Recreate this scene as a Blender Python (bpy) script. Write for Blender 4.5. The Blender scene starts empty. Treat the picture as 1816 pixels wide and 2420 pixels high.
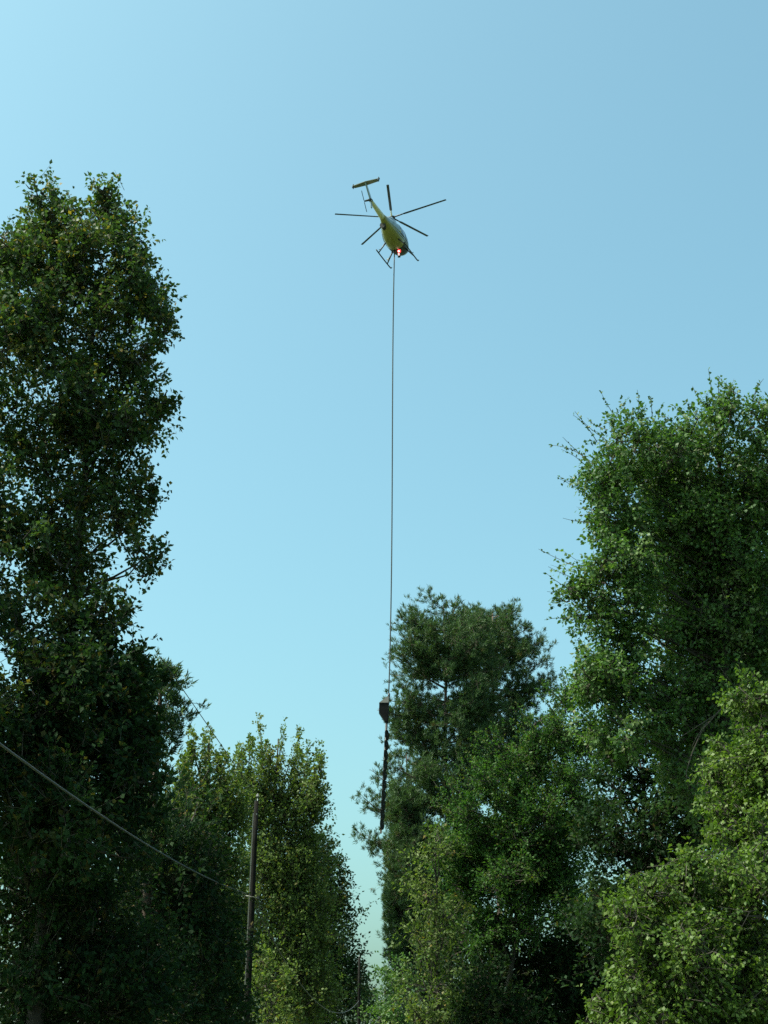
import bpy, bmesh, math, random
import numpy as np
from mathutils import Vector, Matrix

# ------------------------------------------------------------------ camera, sky, sun, exposure
S = bpy.context.scene
COL = S.collection
CAM_Z, PITCH, FPX, W0, H0 = 1.6, math.radians(21), 3600.0, 1816.0, 2420.0
cd = bpy.data.cameras.new('camera')
cam = bpy.data.objects.new('camera', cd); COL.objects.link(cam)
cam.location = (0, 0, CAM_Z)
cam.rotation_euler = (math.pi / 2 + PITCH, 0, 0)
cd.sensor_fit = 'VERTICAL'; cd.sensor_height = 24.0
cd.lens = 24.0 * FPX / H0
cd.clip_start = 0.1; cd.clip_end = 6000
S.camera = cam

SUN_AZ, SUN_EL = math.radians(-101), math.radians(57)      # measured from +Y towards +X
sun_dir = Vector((math.sin(SUN_AZ) * math.cos(SUN_EL), math.cos(SUN_AZ) * math.cos(SUN_EL), math.sin(SUN_EL)))
world = bpy.data.worlds.new('World'); S.world = world; world.use_nodes = True
wn, wl = world.node_tree.nodes, world.node_tree.links
bg = wn['Background']
sky = wn.new('ShaderNodeTexSky'); sky.sky_type = 'NISHITA'; sky.sun_disc = False
sky.sun_elevation = SUN_EL; sky.sun_rotation = SUN_AZ
sky.altitude = 0; sky.air_density = 1.0; sky.dust_density = 5.0; sky.ozone_density = 1.0
tint = wn.new('ShaderNodeMix'); tint.data_type = 'RGBA'; tint.blend_type = 'MULTIPLY'
tint.inputs[0].default_value = 1.0
tint.inputs[7].default_value = (0.695, 1.03, 0.87, 1)
wl.new(sky.outputs[0], tint.inputs[6]); wl.new(tint.outputs[2], bg.inputs[0])
bg.inputs[1].default_value = 0.15
sl = bpy.data.lights.new('sun', 'SUN'); sl.energy = 4.0; sl.angle = math.radians(0.5); sl.color = (1.0, 0.96, 0.84)
so = bpy.data.objects.new('sun', sl); COL.objects.link(so)
so.rotation_euler = sun_dir.to_track_quat('Z', 'Y').to_euler(); so.location = (-30, 0, 60)
S.view_settings.view_transform = 'Standard'; S.view_settings.look = 'None'
S.view_settings.gamma = 1; S.view_settings.use_curve_mapping = False
S.view_settings.exposure = 0.98
S.render.engine = 'CYCLES'
S.cycles.max_bounces = 5; S.cycles.diffuse_bounces = 3; S.cycles.transmission_bounces = 4; S.cycles.glossy_bounces = 2
S.cycles.use_denoising = False

# ------------------------------------------------------------------ helpers
cp, sp = math.cos(PITCH), math.sin(PITCH)

def at(px, py, Y):
    """world point seen at pixel (px,py) of the 1816x2420 photograph at forward distance Y"""
    a, b = (px - W0 / 2) / FPX, (H0 / 2 - py) / FPX
    d = np.array([a, cp - b * sp, sp + b * cp])
    return np.array([0, 0, CAM_Z]) + d * (Y / d[1])

def zc(P):
    return P[1] * cp + (P[2] - CAM_Z) * sp

def ray_plane(px, py, A, B):
    """where the pixel ray meets the vertical plane through plan points A, B"""
    a, b = (px - W0 / 2) / FPX, (H0 / 2 - py) / FPX
    d = np.array([a, cp - b * sp, sp + b * cp])
    n = np.array([B[1] - A[1], A[0] - B[0]])
    t = (n @ np.array(A)) / (n @ d[:2])
    return np.array([0, 0, CAM_Z]) + d * t

def tag(o, label=None, cat=None, group=None, kind=None):
    if label: o['label'] = label
    if cat: o['category'] = cat
    if group: o['group'] = group
    if kind: o['kind'] = kind
    return o

def empty(name, loc=(0, 0, 0)):
    o = bpy.data.objects.new(name, None); COL.objects.link(o)
    o.location = loc; o.empty_display_size = 0.3
    return o

def obj(name, me, mat=None, parent=None):
    if mat is not None:
        for m in (mat if isinstance(mat, (list, tuple)) else [mat]): me.materials.append(m)
    o = bpy.data.objects.new(name, me); COL.objects.link(o)
    if parent is not None:
        o.parent = parent
    return o

def quads_mesh(name, Q, matidx=None, tone=None, age=None):
    """Q: (n,4,3) separate quads"""
    n = len(Q)
    me = bpy.data.meshes.new(name)
    me.vertices.add(4 * n); me.vertices.foreach_set('co', np.ascontiguousarray(Q, dtype=np.float32).ravel())
    me.loops.add(4 * n); me.loops.foreach_set('vertex_index', np.arange(4 * n, dtype=np.int32))
    me.polygons.add(n); me.polygons.foreach_set('loop_start', np.arange(0, 4 * n, 4, dtype=np.int32))
    if matidx is not None: me.polygons.foreach_set('material_index', matidx.astype(np.int32))
    for nm, arr in (('tone', tone), ('age', age)):
        if arr is not None:
            at_ = me.attributes.new(nm, 'FLOAT', 'FACE'); at_.data.foreach_set('value', arr.astype(np.float32))
    me.update(calc_edges=True)
    return me

def unit(v):
    v = np.asarray(v, float)
    return v / np.maximum(np.linalg.norm(v, axis=-1, keepdims=True), 1e-9)

def tube_quads(A, B, ra, rb, sides=4):
    """separate-quad tubes from points A to B (n,3)"""
    A, B = np.asarray(A, float), np.asarray(B, float)
    n = len(A)
    ra = np.broadcast_to(np.asarray(ra, float), (n,)); rb = np.broadcast_to(np.asarray(rb, float), (n,))
    d = unit(B - A)
    ref = np.where(np.abs(d[:, 2:3]) > 0.9, np.array([[1.0, 0, 0]]), np.array([[0, 0, 1.0]]))
    u = unit(np.cross(d, ref)); v = np.cross(d, u)
    out = []
    for k in range(sides):
        a0, a1 = 2 * math.pi * k / sides, 2 * math.pi * (k + 1) / sides
        o0 = u * math.cos(a0) + v * math.sin(a0); o1 = u * math.cos(a1) + v * math.sin(a1)
        out.append(np.stack([A + o0 * ra[:, None], A + o1 * ra[:, None], B + o1 * rb[:, None], B + o0 * rb[:, None]], 1))
    return np.concatenate(out)

def sweep(bm, pts, radii, sides=8, cap=True):
    """smooth tube along a polyline into a bmesh"""
    pts = [Vector(p) for p in pts]
    rings = []
    for i, p in enumerate(pts):
        d = (pts[min(i + 1, len(pts) - 1)] - pts[max(i - 1, 0)]).normalized()
        ref = Vector((0, 1, 0)) if abs(d.z) > 0.8 else Vector((0, 0, 1))
        u = d.cross(ref).normalized(); v = d.cross(u)
        r = radii[i] if hasattr(radii, '__len__') else radii
        rings.append([bm.verts.new(p + (u * math.cos(2 * math.pi * k / sides) + v * math.sin(2 * math.pi * k / sides)) * r) for k in range(sides)])
    for a, b in zip(rings, rings[1:]):
        for k in range(sides):
            f = bm.faces.new((a[k], a[(k + 1) % sides], b[(k + 1) % sides], b[k])); f.smooth = True
    if cap:
        bm.faces.new(rings[0][::-1]); bm.faces.new(rings[-1])

def tube_obj(name, pts, radii, mat, parent=None, sides=8):
    bm = bmesh.new(); sweep(bm, pts, radii, sides); return bm_obj(name, bm, mat, parent)

def bm_obj(name, bm, mat, parent=None):
    bmesh.ops.recalc_face_normals(bm, faces=bm.faces)
    me = bpy.data.meshes.new(name); bm.to_mesh(me); bm.free()
    return obj(name, me, mat, parent)

def box_bm(bm, c, s, M=None, bevel=0.0):
    r = bmesh.ops.create_cube(bm, size=1.0)
    vs = r['verts']
    for v in vs:
        v.co = Vector((v.co.x * s[0], v.co.y * s[1], v.co.z * s[2])) + Vector(c)
        if M is not None: v.co = M @ v.co
    if bevel:
        bmesh.ops.bevel(bm, geom=list({e for v in vs for e in v.link_edges}), offset=bevel, segments=2, affect='EDGES')

# ------------------------------------------------------------------ materials
def new_mat(name):
    m = bpy.data.materials.new(name); m.use_nodes = True
    return m, m.node_tree.nodes, m.node_tree.links

def simple(name, col, rough=0.5, metal=0.0, noise=0.0, scale=8.0, coat=0.0, bump=0.0):
    m, n, l = new_mat(name); p = n['Principled BSDF']
    p.inputs['Roughness'].default_value = rough; p.inputs['Metallic'].default_value = metal
    p.inputs['Coat Weight'].default_value = coat
    if noise:
        tc = n.new('ShaderNodeTexCoord'); t = n.new('ShaderNodeTexNoise'); t.inputs['Scale'].default_value = scale; t.inputs['Detail'].default_value = 5
        r = n.new('ShaderNodeValToRGB')
        r.color_ramp.elements[0].position = .3; r.color_ramp.elements[1].position = .7
        r.color_ramp.elements[0].color = tuple(c * (1 - noise) for c in col) + (1,)
        r.color_ramp.elements[1].color = tuple(min(1, c * (1 + noise)) for c in col) + (1,)
        l.new(tc.outputs['Object'], t.inputs['Vector']); l.new(t.outputs['Fac'], r.inputs[0]); l.new(r.outputs[0], p.inputs['Base Color'])
        if bump:
            b = n.new('ShaderNodeBump'); b.inputs['Strength'].default_value = bump
            l.new(t.outputs['Fac'], b.inputs['Height']); l.new(b.outputs[0], p.inputs['Normal'])
    else:
        p.inputs['Base Color'].default_value = tuple(col) + (1,)
    return m

def leaf_mat(name, dark, light, old, trans=0.35, rough=0.5, spec=0.14):
    """leaf tissue: each leaf has its own green (tone) and some have turned (age); light also passes through"""
    m, n, l = new_mat(name); p = n['Principled BSDF']; out = n['Material Output']
    a = n.new('ShaderNodeAttribute'); a.attribute_name = 'tone'
    g = n.new('ShaderNodeAttribute'); g.attribute_name = 'age'
    r = n.new('ShaderNodeValToRGB')
    r.color_ramp.elements[0].color = tuple(dark) + (1,); r.color_ramp.elements[1].color = tuple(light) + (1,)
    mx = n.new('ShaderNodeMix'); mx.data_type = 'RGBA'
    l.new(a.outputs['Fac'], r.inputs[0]); l.new(g.outputs['Fac'], mx.inputs[0]); l.new(r.outputs[0], mx.inputs[6])
    mx.inputs[7].default_value = tuple(old) + (1,)
    p.inputs['Roughness'].default_value = rough; p.inputs['Specular IOR Level'].default_value = spec
    l.new(mx.outputs[2], p.inputs['Base Color'])
    tr = n.new('ShaderNodeBsdfTranslucent')
    tm = n.new('ShaderNodeMix'); tm.data_type = 'RGBA'; tm.blend_type = 'MULTIPLY'; tm.inputs[0].default_value = 1
    tm.inputs[7].default_value = (1.15, 1.35, 0.50, 1); l.new(mx.outputs[2], tm.inputs[6]); l.new(tm.outputs[2], tr.inputs[0])
    ms = n.new('ShaderNodeMixShader'); ms.inputs[0].default_value = trans
    l.new(p.outputs[0], ms.inputs[1]); l.new(tr.outputs[0], ms.inputs[2]); l.new(ms.outputs[0], out.inputs[0])
    return m

def dull(m):
    m.node_tree.nodes['Principled BSDF'].inputs['Specular IOR Level'].default_value = .08
    return m

M = {}
M['bark'] = simple('bark', (0.038, 0.031, 0.024), .9, noise=.5, scale=3, bump=.4)
M['pine_bark'] = simple('pine_bark', (0.085, 0.058, 0.045), .9, noise=.5, scale=3, bump=.4)
M['twig'] = simple('twig', (0.045, 0.036, 0.026), .9)
M['poplar'] = leaf_mat('poplar_leaf', (0.016, 0.038, 0.016), (0.074, 0.116, 0.038), (0.2, 0.135, 0.03), .40)
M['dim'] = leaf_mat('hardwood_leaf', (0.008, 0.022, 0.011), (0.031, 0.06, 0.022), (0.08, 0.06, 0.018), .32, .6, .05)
M['yellow_poplar'] = leaf_mat('yellowing_leaf', (0.044, 0.078, 0.022), (0.144, 0.182, 0.052), (0.17, 0.12, 0.03), .40)
M['fine'] = leaf_mat('elm_leaf', (0.019, 0.06, 0.016), (0.078, 0.15, 0.036), (0.11, 0.11, 0.02), .38)
M['vine'] = leaf_mat('vine_leaf', (0.024, 0.066, 0.018), (0.108, 0.185, 0.046), (0.16, 0.18, 0.09), .35, .5, .25)
M['mound'] = leaf_mat('creeper_leaf', (.034,.072,.012), (.112,.170,.028), (.16,.19,.06), .35, .5, .22)
M['needle'] = leaf_mat('pine_needle', (0.024, 0.054, 0.024), (0.084, 0.135, 0.052), (0.1, 0.07, 0.02), .25, .5, .2)
M['pole'] = dull(simple('pole_wood', (0.010, 0.009, 0.008), .85, noise=.35, scale=2.5, bump=.3))
M['strip'] = simple('grey_moulding', (0.14, 0.135, 0.115), .6)
M['cable'] = simple('cable_sheath', (0.065, 0.065, 0.062), .45)
M['porcelain'] = simple('insulator_glaze', (0.18, 0.18, 0.175), .5)
M['steel'] = simple('galvanised_steel', (0.35, 0.36, 0.36), .45, .6)
for k_ in ('cable', 'porcelain'): dull(M[k_])
M['asphalt'] = simple('asphalt', (0.05, 0.05, 0.05), .9, noise=.25, scale=20, bump=.2)
M['grass'] = simple('verge_grass', (0.05, 0.075, 0.025), .95, noise=.5, scale=.8)
M['paint_yellow'] = simple('road_paint_yellow', (0.55, 0.38, 0.05), .7)
M['paint_white'] = simple('road_paint_white', (0.7, 0.7, 0.68), .7)
M['yellow'] = simple('yellow_paint', (0.20, 0.175, 0.028), .3, noise=.10, scale=1.2, coat=.5)
M['olive'] = simple('olive_paint', (0.085, 0.09, 0.05), .4)
M['silver'] = simple('silver_blue_paint', (0.22, 0.27, 0.31), .3, noise=.08, scale=1.5, coat=.5)
M['cream'] = simple('sunlit_cream_paint', (0.60, 0.54, 0.36), .4)  # sunlit tone put into the colour: boom, glare spot, two blade roots
M['glass'] = simple('tinted_window', (0.02, 0.028, 0.03), .06, coat=1)
M['blade'] = simple('rotor_blade_black', (0.018, 0.022, 0.025), .5)
M['black'] = simple('sooty_black', (0.012, 0.012, 0.012), .7)
M['dark_metal'] = simple('dark_metal', (0.022, 0.025, 0.028), .5, .3)
M['saw_body'] = simple('saw_housing_paint', (0.009, 0.008, 0.008), .5, noise=.3, scale=4)
M['saw_lid'] = simple('saw_lid_aluminium', (0.085, 0.085, 0.08), .5, .2)
M['saw_steel'] = simple('saw_blade_steel', (0.018, 0.016, 0.012), .5, .4, noise=.4, scale=6)
M['saw_rust'] = simple('saw_guard_rust', (0.13, 0.065, 0.035), .8, noise=.4, scale=5)
for k_ in ('saw_body', 'saw_lid', 'saw_steel'): dull(M[k_])
def emis(name, col, s):
    m, n, l = new_mat(name); p = n['Principled BSDF']
    p.inputs['Base Color'].default_value = tuple(col) + (1,)
    p.inputs['Emission Color'].default_value = tuple(col) + (1,); p.inputs['Emission Strength'].default_value = s
    return m
M['red_lens'] = emis('red_lens', (1.0, 0.05, 0.05), 1.2)
M['lamp_core'] = emis('lamp_core', (1.0, 0.62, 0.60), 1.6)
M['white_lens'] = emis('white_lens', (0.9, 0.55, 0.55), 0.5)

# ------------------------------------------------------------------ setting: ground and road
def road_x(Y): return -0.9 + 0.019 * Y
gm = bpy.data.meshes.new('ground')
gv = []; gf = []
g = [-3000, -600, -150, -60, -30, -15, -7.5, 0, 7.5, 15, 30, 60, 150, 600, 3000]
rg = np.random.default_rng(5)
for y in g:
    for x in g: gv.append((x, y, 0.0))
k = len(g)
for i in range(k - 1):
    for j in range(k - 1): gf.append((i * k + j, i * k + j + 1, (i + 1) * k + j + 1, (i + 1) * k + j))
gm.from_pydata(gv, [], gf)
tag(obj('ground', gm, M['grass']), kind='structure')

def strip(name, o0, o1, z, mat, y0=-40, y1=400):
    v = []; f = []
    ys = np.linspace(y0, y1, 45)
    for y in ys: v += [(road_x(y) + o0, y, z), (road_x(y) + o1, y, z)]
    for i in range(len(ys) - 1): f.append((2 * i, 2 * i + 1, 2 * i + 3, 2 * i + 2))
    me = bpy.data.meshes.new(name); me.from_pydata(v, [], f)
    return tag(obj(name, me, mat), kind='structure')
strip('road', -2.6, 2.6, 0.006, M['asphalt'])
strip('road_marking', -0.16, -0.06, 0.010, M['paint_yellow'])
strip('road_marking', 0.06, 0.16, 0.010, M['paint_yellow'])
strip('road_marking', -2.48, -2.38, 0.010, M['paint_white'])
strip('road_marking', 2.38, 2.48, 0.010, M['paint_white'])

# ------------------------------------------------------------------ trees
def lobe(px, py, rx, ry, Y, depth):
    """a crown mass: where it stands, its half width and half height (given by the pixels it spans) and half depth in metres"""
    P = at(px, py, Y); s = zc(P) / FPX
    return (P, np.array([rx * s, depth, ry * s]))

def leaf_quads(P, A, Nrm, L, Wd, rng):
    """folded diamond leaves: base P, axis A, normal Nrm"""
    n = len(P)
    L = L * rng.uniform(.55, 1.35, n)[:, None]; Wd = Wd * rng.uniform(.7, 1.2, n)[:, None]
    S_ = unit(np.cross(Nrm, A)); N2 = np.cross(A, S_)
    mid = P + A * L * .45 + N2 * Wd * .12
    tip = P + A * L - N2 * L * .08
    return np.stack([P, mid + S_ * Wd * .5, tip, mid - S_ * Wd * .5], 1)

def lump(dirs, rng, k=7, amp=.22, freq=3.0):
    b = np.zeros(len(dirs))
    for _ in range(k):
        w = rng.normal(0, freq, 3); b += np.cos(dirs @ w + rng.uniform(0, 6.28))
    return 1 + amp * b / math.sqrt(k) * 1.4

def crown_mesh(name, lobes, rng, L=.13, Wd=.10, cover=4.0, clump_r=.45, shoot=.5, lps=8, spc=10, out=.8, up=.5,
               droop=.3, amp=.22, shell=.5, age=.06, tone_clump=.55, clip=None, twigs=.6, whips=None, flat=.6, split=0, sub=.46):
    if split:
        L2 = []
        for (c, r) in lobes:
            dd = unit(rng.normal(0, 1, (split, 3)))
            for d_ in dd:
                L2.append((c + d_ * r * rng.uniform(.45, .78), r * sub * rng.uniform(.7, 1.35) * rng.uniform(.8, 1.2, 3)))
        lobes = L2; cover = cover / (split * sub ** 2 * 1.0)
    Qs, MI, T, G = [], [], [], []
    la = .5 * L * Wd
    for (c, r) in lobes:
        area = math.pi * r[0] * r[2]
        nleaf = cover * area / (la * .75)
        nshoot = max(8, int(nleaf / lps)); nclump = max(5, int(nshoot / spc))
        d = unit(rng.normal(0, 1, (nclump, 3)))
        f = shell + (1 - shell) * rng.uniform(0, 1, nclump) ** .7
        b = lump(d, rng, amp=amp)
        cpos = c + d * r * (f * b)[:, None]
        cn = unit(d / r)
        ctone = rng.uniform(0, 1, nclump); cage = (rng.uniform(0, 1, nclump) < .12) * rng.uniform(0, .35, nclump)
        ci = rng.integers(0, nclump, nshoot)
        csz = rng.uniform(.6, 1.35, nclump)
        sh = cpos[ci] + rng.normal(0, 1, (nshoot, 3)) * np.minimum(clump_r, .30 * r)[None, :] * csz[ci][:, None] * np.array([1, 1, .8])
        sd = unit(cn[ci] * out + np.array([0, 0, up]) + rng.normal(0, .5, (nshoot, 3)))
        sl_ = min(shoot, .9 * r[[0, 2]].min()) * rng.uniform(.5, 1.4, nshoot)
        if clip is not None:
            ok = clip(sh + sd * sl_[:, None])
            sh, sd, sl_, ci = sh[ok], sd[ok], sl_[ok], ci[ok]; nshoot = len(sh)
        n = nshoot * lps
        si = np.repeat(np.arange(nshoot), lps)
        t = np.tile((np.arange(lps) + 1.0) / lps, nshoot) + rng.normal(0, .06, n)
        rad = unit(rng.normal(0, 1, (n, 3)))
        base = sh[si] + sd[si] * (sl_[si] * t)[:, None] + rad * (shoot * .10) + np.array([0, 0, -1]) * (droop * .3 * sl_[si] * t ** 2)[:, None]
        A = unit(sd[si] * .6 + rad * .9 + np.array([0, 0, -droop]))
        Nm = unit(np.array([0, 0, flat]) + rng.normal(0, .6, (n, 3)) + cn[ci][si] * .25)
        Qs.append(leaf_quads(base, A, Nm, L, Wd, rng)); MI.append(np.zeros(n))
        T.append(np.clip(ctone[ci][si] * tone_clump + rng.uniform(0, 1, n) * (1 - tone_clump), 0, 1))
        G.append(np.clip(cage[ci][si] + (rng.uniform(0, 1, n) < age) * rng.uniform(.4, 1, n), 0, 1))
        # twigs of the shoots and branchlets that feed the clumps
        k = rng.uniform(0, 1, nshoot) < twigs
        q = [tube_quads(sh[k] - sd[k] * .15, sh[k] + sd[k] * sl_[k][:, None], .008, .003, 3)]
        ax = c + (cpos - c) * np.array([.25, .25, .55]) + np.array([0, 0, -.12]) * r[2]
        if clip is not None:
            okc = clip(cpos); ax, cp_ = ax[okc], cpos[okc]
        else: cp_ = cpos
        midp = (ax + cp_) / 2 + rng.normal(0, .08, ax.shape) * r.min() - np.array([0, 0, .08]) * r[2]
        q += [tube_quads(ax, midp, .035, .022, 3), tube_quads(midp, cp_, .022, .009, 3)]
        q = np.concatenate(q); Qs.append(q); MI.append(np.ones(len(q))); T.append(np.zeros(len(q))); G.append(np.zeros(len(q)))
    if whips:      # long bare-ended shoots that stick out of the crown
        for (P0, D, ln, nl) in whips:
            P0, D = np.asarray(P0, float), unit(D)
            side = unit(np.cross(D, rng.normal(0, 1, 3)))
            ts = np.linspace(0, 1, 7)
            pts = P0 + D * (ts * ln)[:, None] + side * (np.sin(ts * 2.5) * ln * .10)[:, None] + np.array([0, 0, -1]) * (ts ** 2 * ln * .06)[:, None]
            q = tube_quads(pts[:-1], pts[1:], np.linspace(.014, .007, 6), np.linspace(.013, .006, 6), 3)
            Qs.append(q); MI.append(np.ones(len(q))); T.append(np.zeros(len(q))); G.append(np.zeros(len(q)))
            t = rng.uniform(.15, 1.0, nl)
            base = np.stack([np.interp(t, ts, pts[:, j]) for j in range(3)], 1)
            A = unit(D * .5 + rng.normal(0, .7, (nl, 3)))
            Qs.append(leaf_quads(base, A, unit(rng.normal(0, 1, (nl, 3)) + np.array([0, 0, .5])), L * .85, Wd * .85, rng))
            MI.append(np.zeros(nl)); T.append(rng.uniform(.0, .7, nl)); G.append((rng.uniform(0, 1, nl) < .3) * rng.uniform(.2, .8, nl))
    return quads_mesh(name, np.concatenate(Qs), np.concatenate(MI), np.concatenate(T), np.concatenate(G))

def trunk_bm(base, lobes, r0, rng, top=None, limb=1.0):
    """tapered trunk with a limb into each crown mass"""
    bm = bmesh.new()
    zt = max(c[2] + .55 * r[2] for c, r in lobes) if top is None else top
    hi = max(lobes, key=lambda q: q[0][2])[0]
    n = 12
    ts = np.linspace(0, 1, n)
    end = np.array([base[0] * .5 + hi[0] * .5, base[1] * .5 + hi[1] * .5])
    pts = [(base[0] + (end[0] - base[0]) * t ** 1.5 + rng.normal(0, .05), base[1] + (end[1] - base[1]) * t ** 1.5 + rng.normal(0, .05), -.15 + (zt + .15) * t) for t in ts]
    rad = [r0 * (1.25 if i == 0 else 1) * (1 - .85 * t) for i, t in enumerate(ts)]
    sweep(bm, pts, rad, 8)
    P = np.array(pts)
    for c, r in lobes:
        for sgn in (-1, 1):
            z0 = max(1.2, c[2] - r[2] * .75 - .5)
            s = np.array([np.interp(z0, P[:, 2], P[:, 0]), np.interp(z0, P[:, 2], P[:, 1]), z0])
            e = c + np.array([sgn * r[0] * .35, rng.normal(0, .2) * r[1], r[2] * rng.uniform(.1, .5)])
            m = (s + e) / 2 + np.array([0, 0, -.06 * r[2]])
            rr = r0 * (1 - .85 * min(1, z0 / zt)) * .5 * limb + .02
            sweep(bm, [s, (s + m) / 2 + rng.normal(0, .06, 3), m, (m + e) / 2 + rng.normal(0, .1, 3), e], [rr, rr * .85, rr * .65, rr * .45, .02], 5)
    return bm

def tree(name, label, lobes, seed, leaf, base=None, r0=.22, group=None, cat='tree', bark='bark', top=None, limb=1.0, **kw):
    rng = np.random.default_rng(seed)
    if base is None:
        b = np.mean([c for c, r in lobes], 0); base = (b[0], b[1])
    root = empty(name, (base[0], base[1], 0)); tag(root, label, cat, group)
    off = np.array([base[0], base[1], 0])
    lb = [(c - off, r) for c, r in lobes]
    kw = dict(kw)
    if kw.get('clip'):
        cl = kw['clip']; kw['clip'] = lambda P: cl(P + off)
    if kw.get('whips'):
        kw['whips'] = [(np.asarray(p) - off, d, l_, n_) for p, d, l_, n_ in kw['whips']]
    bm_obj('trunk', trunk_bm((0, 0), lb, r0, rng, top, limb), M[bark], root)
    obj('crown', crown_mesh('crown', lb, rng, **kw), [M[leaf], M['twig']], root)
    return root

def pine(name, label, px, Y, prof, seed, depth=3.2, bpm=4.2, z_dead=None, clip=None, r0=.24, group=None, tuft=.29, npt=9, pom=9.0, nt_pom=4):
    """a pine: prof = rows (py, left px, right px) of its outline; trunk at px"""
    rng = np.random.default_rng(seed)
    rows = []
    for (py, lx, rx) in prof:
        P = at(px, py, Y); s = zc(P) / FPX
        rows.append((P[2], max(.25, (px - lx) * s), max(.25, (rx - px) * s), P[0]))
    rows = np.array(sorted(rows))
    ztop, zbot = rows[-1, 0], rows[0, 0]
    bx = rows[:, 3].mean()
    root = empty(name, (bx, Y, 0)); tag(root, label, 'pine tree', group)
    n = 16
    ts = np.linspace(0, 1, n)
    pts = [(rng.normal(0, .05), rng.normal(0, .05), -.2 + (ztop - .3 + .2) * t) for t in ts]
    tube_obj('trunk', pts, [r0 * (1 - .82 * t) for t in ts], M['pine_bark'], root, 8)
    P = np.array(pts)
    TB, TD, TS = [], [], []
    stickA, stickB, sr = [], [], []
    nb = int((ztop - zbot) * bpm)
    zs = np.sort(rng.uniform(0, 1, nb)) * (ztop - zbot) + zbot
    ga = rng.uniform(0, 6.28)
    cnt = 0
    for i, z in enumerate(zs):
        az = ga + i * 2.4 + rng.normal(0, .4)
        lx, rx = np.interp(z, rows[:, 0], rows[:, 1]), np.interp(z, rows[:, 0], rows[:, 2])
        ex = rx if math.cos(az) > 0 else lx
        dy = min(depth, max(lx, rx) + .3)
        ext = 1 / math.sqrt((math.cos(az) / ex) ** 2 + (math.sin(az) / dy) ** 2) * rng.uniform(.72, 1.06)
        rise = rng.uniform(.15, .55) * ext
        z0 = max(1.0, min(z - rise, ztop - .6))
        o = np.array([np.interp(z0, P[:, 2], P[:, 0]), np.interp(z0, P[:, 2], P[:, 1]), z0])
        hd = np.array([math.cos(az), math.sin(az), 0]); sd = np.array([-hd[1], hd[0], 0])
        m = 7
        tt = np.linspace(0, 1, m)
        bend = rng.normal(0, .10) * ext
        bp = o + hd * (tt * ext)[:, None] + sd * (np.sin(tt * 3) * bend)[:, None] + np.array([0, 0, 1]) * ((.55 * tt + .45 * tt ** 2.4) * (z - z0))[:, None] + rng.normal(0, .03, (m, 3))
        okb = True
        if clip is not None: okb = bool(clip((bp[-2] + np.array([bx, Y, 0]))[None])[0])
        rb = .018 + .016 * ext
        if okb and ext > .9:
            tube_obj('branch', bp, list(np.linspace(rb, .012, m)), M['pine_bark'], root, 5)
        ns = int(3 + ext * pom)
        for q in range(ns):
            t = rng.uniform(.15, 1.0) ** .75
            s0 = np.array([np.interp(t, tt, bp[:, j]) for j in range(3)])
            e = s0 + rng.normal(0, 1, 3) * np.array([.36, .36, .34]) * min(1, .35 + ext * .4) + np.array([0, 0, .10]) + hd * .1
            stickA.append(s0); stickB.append(e); sr.append(.010)
            dd = unit(e - s0 + hd * .2)
            for w in range(nt_pom):
                TB.append(e + rng.normal(0, .085, 3)); TD.append(unit(dd * .6 + np.array([0, 0, .75]) + rng.normal(0, .35, 3))); TS.append(rng.uniform(.75, 1.25))
        TB.append(bp[-1]); TD.append(unit(hd + np.array([0, 0, .8]))); TS.append(1.2)
    TB, TD, TS = np.array(TB), np.array(TD), np.array(TS)
    if clip is not None:
        ok = clip(TB + np.array([bx, Y, 0])); TB, TD, TS = TB[ok], TD[ok], TS[ok]
    nt = len(TB); nn = nt * npt
    ti = np.repeat(np.arange(nt), npt)
    rd = unit(rng.normal(0, 1, (nn, 3)))
    A = unit(TD[ti] * .85 + rd * rng.uniform(.3, 1.0, nn)[:, None])
    Nm = unit(rng.normal(0, 1, (nn, 3)))
    base = TB[ti] - TD[ti] * (rng.uniform(0, .16, nn) * TS[ti])[:, None]
    Q = leaf_quads(base, A, Nm, tuft, .036, rng)
    tone = np.clip(rng.uniform(0, 1, nt)[ti] * .6 + rng.uniform(0, 1, nn) * .4, 0, 1)
    age = ((rng.uniform(0, 1, nt) < .03) * rng.uniform(.3, .9, nt))[ti]
    stickA, stickB = np.array(stickA), np.array(stickB)
    if clip is not None:
        ok = clip(stickB + np.array([bx, Y, 0])); stickA, stickB = stickA[ok], stickB[ok]
    tq = tube_quads(stickA, stickB, .012, .006, 3)
    Q = np.concatenate([Q, tq])
    obj('crown', quads_mesh('crown', Q, np.concatenate([np.zeros(nn), np.ones(len(tq))]), np.concatenate([tone, np.zeros(len(tq))]), np.concatenate([age, np.zeros(len(tq))])), [M['needle'], M['pine_bark']], root)
    return root

def right_of(px, Y):      # nothing grows beyond the cut face of the right-of-way
    x0 = at(px, 1900, Y)[0]
    return lambda P: P[:, 0] > x0
def left_of(px, py, Y):
    x0 = at(px, py, Y)[0]
    return lambda P: P[:, 0] < x0

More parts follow.
